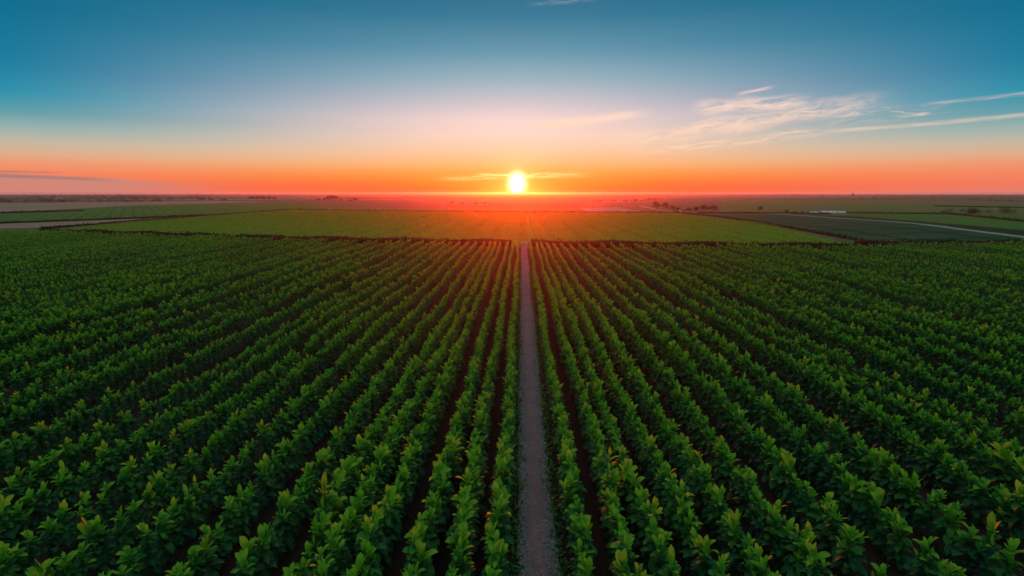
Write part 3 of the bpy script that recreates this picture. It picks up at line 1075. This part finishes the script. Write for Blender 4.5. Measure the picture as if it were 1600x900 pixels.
GRP = 'trees by the farmstead'
TREES = [
    (1025, 328.5, 13, 13, 'tall rounded dark tree, first of the clump by the white farmhouse'),
    (1040, 329.5, 12.5, 12, 'rounded dark tree second in the clump by the white farmhouse'),
    (1051, 330, 8.5, 10, 'small dark tree sloping down beside the white farmhouse'),
    (1059, 330.5, 6, 7, 'lowest bushy tree touching the white farmhouse'),
    (1076, 331.5, 6.5, 9, 'low round tree just past the white farmhouse'),
    (1087, 331.5, 8, 9, 'mid-height dark tree in the second clump after the farmhouse'),
    (1100, 331.5, 10.5, 13, 'broad domed dark tree in the second clump after the farmhouse'),
    (1114, 332, 10.5, 13, 'broad dark tree ending the second clump after the farmhouse'),
    (1188, 330.5, 7.5, 8, 'lone small tree between the farmstead clump and the white sheds'),
    (1229, 333.5, 5.5, 6, 'small pointed tree just before the white sheds'),
    (1243, 334, 3.2, 8, 'low bushy tree hugging the hedge before the white sheds'),
    (1253, 334, 3.6, 6, 'tiny bushy tree touching the first white shed'),
    (519, 314, 8.5, 18, 'broad domed lone tree on the brown land before the horizon'),
    (498, 314, 3.2, 10, 'low bush beside the broad domed lone tree'),
    (507, 313.8, 4.2, 8, 'bushy tree leaning on the broad domed lone tree'),
    (533, 314, 2.6, 7, 'tiny bush just past the broad domed lone tree'),
    (555, 314.5, 4.4, 9, 'small round tree alone past the broad domed tree'),
    (546, 314.4, 2.5, 8, 'tiny low bush next to the small round tree'),
    (393, 313, 6, 9, 'upright dark tree starting the row by the pale hamlet'),
    (403, 313, 6.5, 9, 'second upright dark tree of the row by the pale hamlet'),
    (412, 313, 6, 8, 'third upright dark tree of the row by the pale hamlet'),
    (421, 313, 6, 7, 'fourth upright dark tree of the row by the pale hamlet'),
    (429, 313, 5.6, 7, 'last upright dark tree of the row by the pale hamlet'),
    (316, 313.8, 4.2, 12, 'low broad tree on the ploughed land near the dark wood'),
    (330, 313.6, 3.4, 9, 'smaller low tree on the ploughed land near the dark wood'),
    (350, 313.4, 2.8, 10, 'tiny low tree halfway between the dark wood and the hamlet'),
    (1285, 309.8, 2.2, 5, 'tiny far tree before the water tower'),
    (1344, 310.8, 2.8, 5, 'tiny far tree right beside the water tower'),
    (1366, 310.8, 2.6, 6, 'tiny far tree past the water tower'),
    (705, 319.6, 3.8, 7, 'small tree at the near end of the pale village'),
    (722, 319.8, 3.4, 8, 'small tree between the white houses of the pale village'),
    (744, 320, 4.0, 9, 'round tree in the middle of the pale village'),
    (757, 320, 3.4, 7, 'round tree by the last house of the pale village'),
    (938, 315.6, 2.6, 8, 'dark bushy tree at the start of the far hamlet'),
    (960, 315.6, 2.4, 8, 'dark bushy tree amid the far hamlet roofs'),
    (978, 315.2, 3.0, 8, 'dark tree standing above the far hamlet roofs'),
    (992, 314.8, 3.2, 8, 'dark tree before the last far hamlet house'),
    (1013, 312.8, 2.6, 8, 'far tree standing apart past the hamlet'),
    (1022, 312.8, 2.2, 6, 'smaller far tree standing apart past the hamlet'),
]
for i, t in enumerate(TREES):
    blob_tree(*t[:4], 700 + i, t[4], group='trees on the plain', dens=1.0 if t[2] > 5 else .6)


def wood(name, pts, depth, h, seed, label, n):
    """far wood that reads as one dark mass: many crowns' worth of leaf clumps"""
    g = np.random.default_rng(seed)
    P = np.array([(p.x, p.y) for p in pts])
    s = np.concatenate([[0], np.cumsum(np.linalg.norm(np.diff(P, axis=0), axis=1))])
    nc = int(s[-1] / (h * .8))
    cu = g.uniform(0, s[-1], nc)
    ch = h * g.uniform(.65, 1.2, nc) * np.interp(cu, [0, s[-1] * .05, s[-1] * .9, s[-1]], [.5, 1, 1, .35])
    cd = g.uniform(0, depth, nc)
    k = g.integers(0, nc, n)
    v = g.normal(0, 1, (n, 3))
    v /= np.linalg.norm(v, axis=1, keepdims=True)
    v *= g.random((n, 1)) ** .4
    x = np.interp(cu, s, P[:, 0])[k] + v[:, 0] * h * .7
    y = np.interp(cu, s, P[:, 1])[k] + cd[k] + v[:, 1] * h * .6
    z = ch[k] * .5 + v[:, 2] * ch[k] * .5
    L = g.uniform(.25, .5, n) * h
    V, Q, U, T = leaves(np.stack([x, y, z], -1), g.uniform(0, 6.28, n), g.uniform(-.8, 1.0, n), g.uniform(0, .8, n), L, L * .7, g.normal(0, .6, n), g.random(n) * .5, 1)
    o = link(name, mesh_from(name, V, Q, [M['wood_leaf']], uv=U, tint=T))
    tag(o, label, 'wood', kind='stuff')


wood('treeline', pxs([(-250, 316.5), (0, 317), (110, 316.8), (190, 316.4), (205, 316)]), 60, 5.2, 31, 'dark wood along the brown land at the left', 9000)
wood('treeline', pxs([(-260, 312), (0, 311), (140, 311.5), (240, 314)]), 250, 7.5, 32, 'hazy blue wood behind the dark wood', 6000)
wood('treeline', pxs([(180, 315), (300, 314), (380, 313.4)]), 25, 1.8, 33, 'thin scrub line on the ploughed land', 2500)
wood('treeline', pxs([(1230, 311.6), (1330, 311.2), (1420, 312.4), (1520, 313), (1620, 316)]), 40, 3.2, 34, 'dark scrub line beyond the olive field', 5000)
wood('treeline', pxs([(1530, 335), (1545, 333.5), (1600, 335), (1720, 337)]), 26, 3.0, 35, 'dark copse at the far edge of the green field', 4000)
wood('treeline', pxs([(-200, 306.6), (200, 306.2), (520, 306)]), 500, 9, 36, 'blue far woods under the left horizon', 5000)
wood('treeline', pxs([(1120, 306.2), (1400, 306.6), (1800, 307)]), 500, 9, 37, 'blue far woods under the right horizon', 5000)
wood('treeline', pxs([(420, 308.6), (640, 308.2), (780, 307.4)]), 300, 5, 38, 'faint far woods beside the low sun', 3500)
wood('treeline', pxs([(830, 309.5), (960, 308.4), (1160, 308.8)]), 300, 5, 39, 'faint far woods behind the far hamlet', 3500)
wood('treeline', pxs([(560, 316.6), (640, 317.6), (700, 316.8)]), 20, 1.6, 40, 'thin scrub line leading to the pale village', 1500)


# ------------------------------------------------------------------ buildings
def quad_mesh(name, V, Fs, m, parent):
    me = bpy.data.meshes.new(name)
    me.from_pydata(V, [], Fs)
    me.materials.append(m)
    me.update()
    return link(name, me, parent)


def box(name, x0, x1, y0, y1, z0, z1, m, parent):
    V = [(x, y, z) for z in (z0, z1) for y in (y0, y1) for x in (x0, x1)]
    return quad_mesh(name, V, [(0, 2, 3, 1), (4, 5, 7, 6), (0, 1, 5, 4), (2, 6, 7, 3), (0, 4, 6, 2), (1, 3, 7, 5)], m, parent)


def house(px_, py_, wpx, hpx, label, wall='white_wall', roof='red_roof', rz=None, chimney=True, name='house', cat='house'):
    b = at(px_, py_)
    w, h = wpx * b.y / F, hpx * b.y / F
    d = w * .6
    root = empty(name, b, rz if rz is not None else R.uniform(-.4, .4))
    e = h * .62
    hw, hd = w / 2, d / 2
    V = [(-hw, -hd, 0), (hw, -hd, 0), (hw, hd, 0), (-hw, hd, 0), (-hw, -hd, e), (hw, -hd, e), (hw, hd, e), (-hw, hd, e), (-hw, 0, h - .12), (hw, 0, h - .12)]
    quad_mesh('wall', V, [(0, 1, 5, 4), (2, 3, 7, 6), (1, 2, 6, 9, 5), (3, 0, 4, 8, 7), (0, 3, 2, 1)], M[wall], root)
    ov = .35
    s = (h - e) / hd
    t = .16
    V = []
    for dz in (0, t):
        V += [(-hw - ov, -hd - ov, e - ov * s + dz), (hw + ov, -hd - ov, e - ov * s + dz), (-hw - ov, 0, h + dz), (hw + ov, 0, h + dz), (-hw - ov, hd + ov, e - ov * s + dz), (hw + ov, hd + ov, e - ov * s + dz)]
    rf = quad_mesh('roof', V, [(6, 7, 9, 8), (8, 9, 11, 10), (0, 2, 3, 1), (2, 4, 5, 3), (0, 1, 7, 6), (4, 10, 11, 5), (0, 6, 8, 2), (2, 8, 10, 4), (1, 3, 9, 7), (3, 5, 11, 9)], M[roof], root)
    if chimney:
        box('chimney', hw * .4, hw * .4 + .7, -.35, .35, h - .6, h + .9, M['grey_wall'], rf)
    nwin = max(2, int(w / 3.2))
    for k in range(nwin):
        xc = -hw + w * (k + .5) / nwin
        if k == nwin // 2:
            box('door', xc - .5, xc + .5, -hd - .05, -hd + .03, .02, min(2.1, e * .85), M['glass'], root)
        else:
            box('window', xc - .45, xc + .45, -hd - .04, -hd + .03, e * .35, e * .75, M['glass'], root)
    tag(root, label, cat)
    return root


house(1066, 331.2, 8, 4.6, 'small white farmhouse between the two clumps of dark trees')
V_ = [(694, 319.4, 7, 3.0, 'white_wall', 'grey_roof', 'pale grey-roofed house opening the village near the sun'), (712, 319.2, 6, 3.4, 'white_wall', 'red_roof', 'white house next to the first village trees'),
      (730, 319.8, 7, 3.6, 'cream_wall', 'grey_roof', 'cream grey-roofed house in the middle of the village'), (738, 318.2, 6, 3.4, 'white_wall', 'grey_roof', 'white house set back behind the cream village house'),
      (751, 319.6, 8, 3.2, 'white_wall', 'red_roof', 'long white red-roofed house after the round village tree'), (763, 320.2, 4, 4.6, 'white_wall', 'grey_roof', 'tall narrow white house closing the village'),
      (716, 316.6, 8, 2.4, 'cream_wall', 'grey_roof', 'low cream barn behind the village houses')]
for a in V_:
    house(*a[:4], a[6], a[4], a[5])
for a in [(928, 315.4, 6, 2.2, 'grey_wall', 'red_roof', 'grey house opening the far hamlet'), (946, 315.3, 7, 2.4, 'white_wall', 'red_roof', 'white house after the first far hamlet tree'),
          (953, 314.4, 5, 2.2, 'cream_wall', 'grey_roof', 'cream house set back in the far hamlet'), (968, 315.4, 8, 2.3, 'white_wall', 'grey_roof', 'long white house in the middle of the far hamlet'),
          (985, 314.6, 6, 2.6, 'white_wall', 'red_roof', 'white house between two trees of the far hamlet'), (1003, 313.8, 6, 2.0, 'grey_wall', 'grey_roof', 'low grey shed ending the far hamlet')]:
    house(*a[:4], a[6], a[4], a[5])
for a in [(441, 312.8, 8, 2.2, 'white_wall', 'grey_roof', 'pale house after the row of upright trees'), (455, 312.6, 9, 2.2, 'cream_wall', 'grey_roof', 'long cream house in the pale hamlet'),
          (470, 312.6, 9, 2.4, 'white_wall', 'red_roof', 'white red-roofed house in the pale hamlet'), (484, 312.8, 7, 2.0, 'grey_wall', 'grey_roof', 'grey shed closing the pale hamlet')]:
    house(*a[:4], a[6], a[4], a[5])
house(93, 311.6, 10, 2.6, 'white farm building set in the dark blue woods', 'white_wall', 'grey_roof')
house(72, 310.8, 8, 2.0, 'small grey farm building half hidden in the blue woods', 'grey_wall', 'grey_roof')


# white sheds: film tunnels with arched roofs
def tunnel(px0, px1, py_, hpx, label, n=14):
    a, b = at(px0, py_), at(px1, py_)
    w = (b - a).length
    h = hpx * a.y / F
    root = empty('polytunnel', (a + b) / 2, math.atan2(b.y - a.y, b.x - a.x))
    dp = h * 1.1
    V, Fq = [], []
    for i, x_ in enumerate((-w / 2, w / 2)):
        for k in range(n + 1):
            q = PI * k / n
            V.append((x_, -dp * math.cos(q), h * math.sin(q) ** .8))
    for k in range(n):
        Fq.append((k, k + 1, n + 2 + k, n + 1 + k))
    quad_mesh('cover', V, Fq, M['white_film'], root)
    for x_, flip in ((-w / 2, 1), (w / 2, -1)):
        VV = [(x_, -dp * math.cos(PI * k / n), h * math.sin(PI * k / n) ** .8 - .02) for k in range(n + 1)]
        quad_mesh('end_wall', VV, [tuple(range(n + 1))[::flip]], M['grey_wall'], root)
    for k in range(5):
        x_ = -w / 2 + w * (k + .5) / 5
        V_, Q_ = tube([(x_, -dp * 1.01 * math.cos(PI * j / 10), h * 1.012 * max(math.sin(PI * j / 10), 0) ** .8) for j in range(11)], [.06] * 11, 5)
        link('hoop', mesh_from('hoop', V_, Q_, [M['steel']]), root)
    tag(root, label, 'shed', 'white sheds')
    return root


tunnel(1265, 1280, 333.4, 2.6, 'low white film tunnel next to the bushy trees, first of the sheds')
tunnel(1282, 1291, 333.8, 4.4, 'tallest and shortest white film tunnel among the sheds')
tunnel(1292.5, 1306, 333.2, 3.6, 'bright white film tunnel in the middle of the sheds')
tunnel(1307.5, 1320, 333.0, 3.0, 'long low white film tunnel ending the sheds')

# water tower on the horizon
b = at(1332, 311)
k = b.y / F
root = empty('water_tower', b)
hT = 9.0 * k
V, Q = tube([(0, 0, 0), (0, 0, hT * .60), (0, 0, hT * .66)], [hT * .055, hT * .045, hT * .09], 12)
link('shaft', mesh_from('shaft', V, Q, [M['concrete']]), root)
V, Q = tube([(0, 0, hT * .60), (0, 0, hT * .70), (0, 0, hT * .90), (0, 0, hT * .96), (0, 0, hT)], [hT * .07, hT * .17, hT * .18, hT * .12, .02], 16)
link('tank', mesh_from('tank', V, Q, [M['concrete']]), root)
for q in range(4):
    a = q * PI / 2 + .4
    V, Q = tube([(math.cos(a) * hT * .15, math.sin(a) * hT * .15, 0), (math.cos(a) * hT * .12, math.sin(a) * hT * .12, hT * .68)], [hT * .014] * 2, 6)
    link('leg', mesh_from('leg', V, Q, [M['steel']]), root)
tag(root, 'slim grey water tower breaking the horizon beyond the olive field', 'water tower')


# culverts
def culvert(px0, px1, py_, depth, label):
    a, b = at(px0, py_), at(px1, py_)
    w = (b - a).length / 2
    root = empty('culvert', (a + b) / 2, math.atan2(b.y - a.y, b.x - a.x))
    bx0 = box('slab', -w, w, -depth / 2, depth / 2, .02, .16, M['concrete'], root)
    md = bx0.modifiers.new('bevel', 'BEVEL')
    md.width = .03
    for s in (-1, 1):
        box('headwall', -w - .05, w + .05, s * depth / 2 - .12 * s - .1, s * depth / 2 - .12 * s + .1, .0, .34, M['concrete'], root)
    tag(root, label, 'culvert')


culvert(813, 825.5, 380.5, 2.2, 'pale concrete culvert slab where the gravel path meets the hedge')
culvert(1260, 1282, 381.5, 1.2, 'thin pale concrete culvert under the hedge by the field corner')

# ------------------------------------------------------------------ air
m, n, out = mat('haze')
pv = n.new('ShaderNodeVolumePrincipled')
n.put(pv.inputs['Color'], (.86, .84, .86))
pv.inputs['Density'].default_value = 0.00016
pv.inputs['Anisotropy'].default_value = .885
n.t.links.new(pv.outputs[0], out.inputs['Volume'])
S = GR + 200
hz = box('haze', -S, S, -S, S, -1.0, 12.4, m, None)
tag(hz, 'thin evening haze over the whole plain', 'haze', kind='stuff')

# ------------------------------------------------------------------ render settings
vs = scene.view_settings
scene.display_settings.display_device = 'sRGB'
vs.view_transform = 'Standard'
vs.look = 'None'
vs.exposure = EXPOSURE
vs.gamma = 1.0
vs.use_curve_mapping = False
cy = scene.cycles
cy.use_denoising = True
cy.max_bounces = 6
cy.diffuse_bounces = 3
cy.transmission_bounces = 4
cy.volume_bounces = 1
cy.sample_clamp_indirect = 4.0
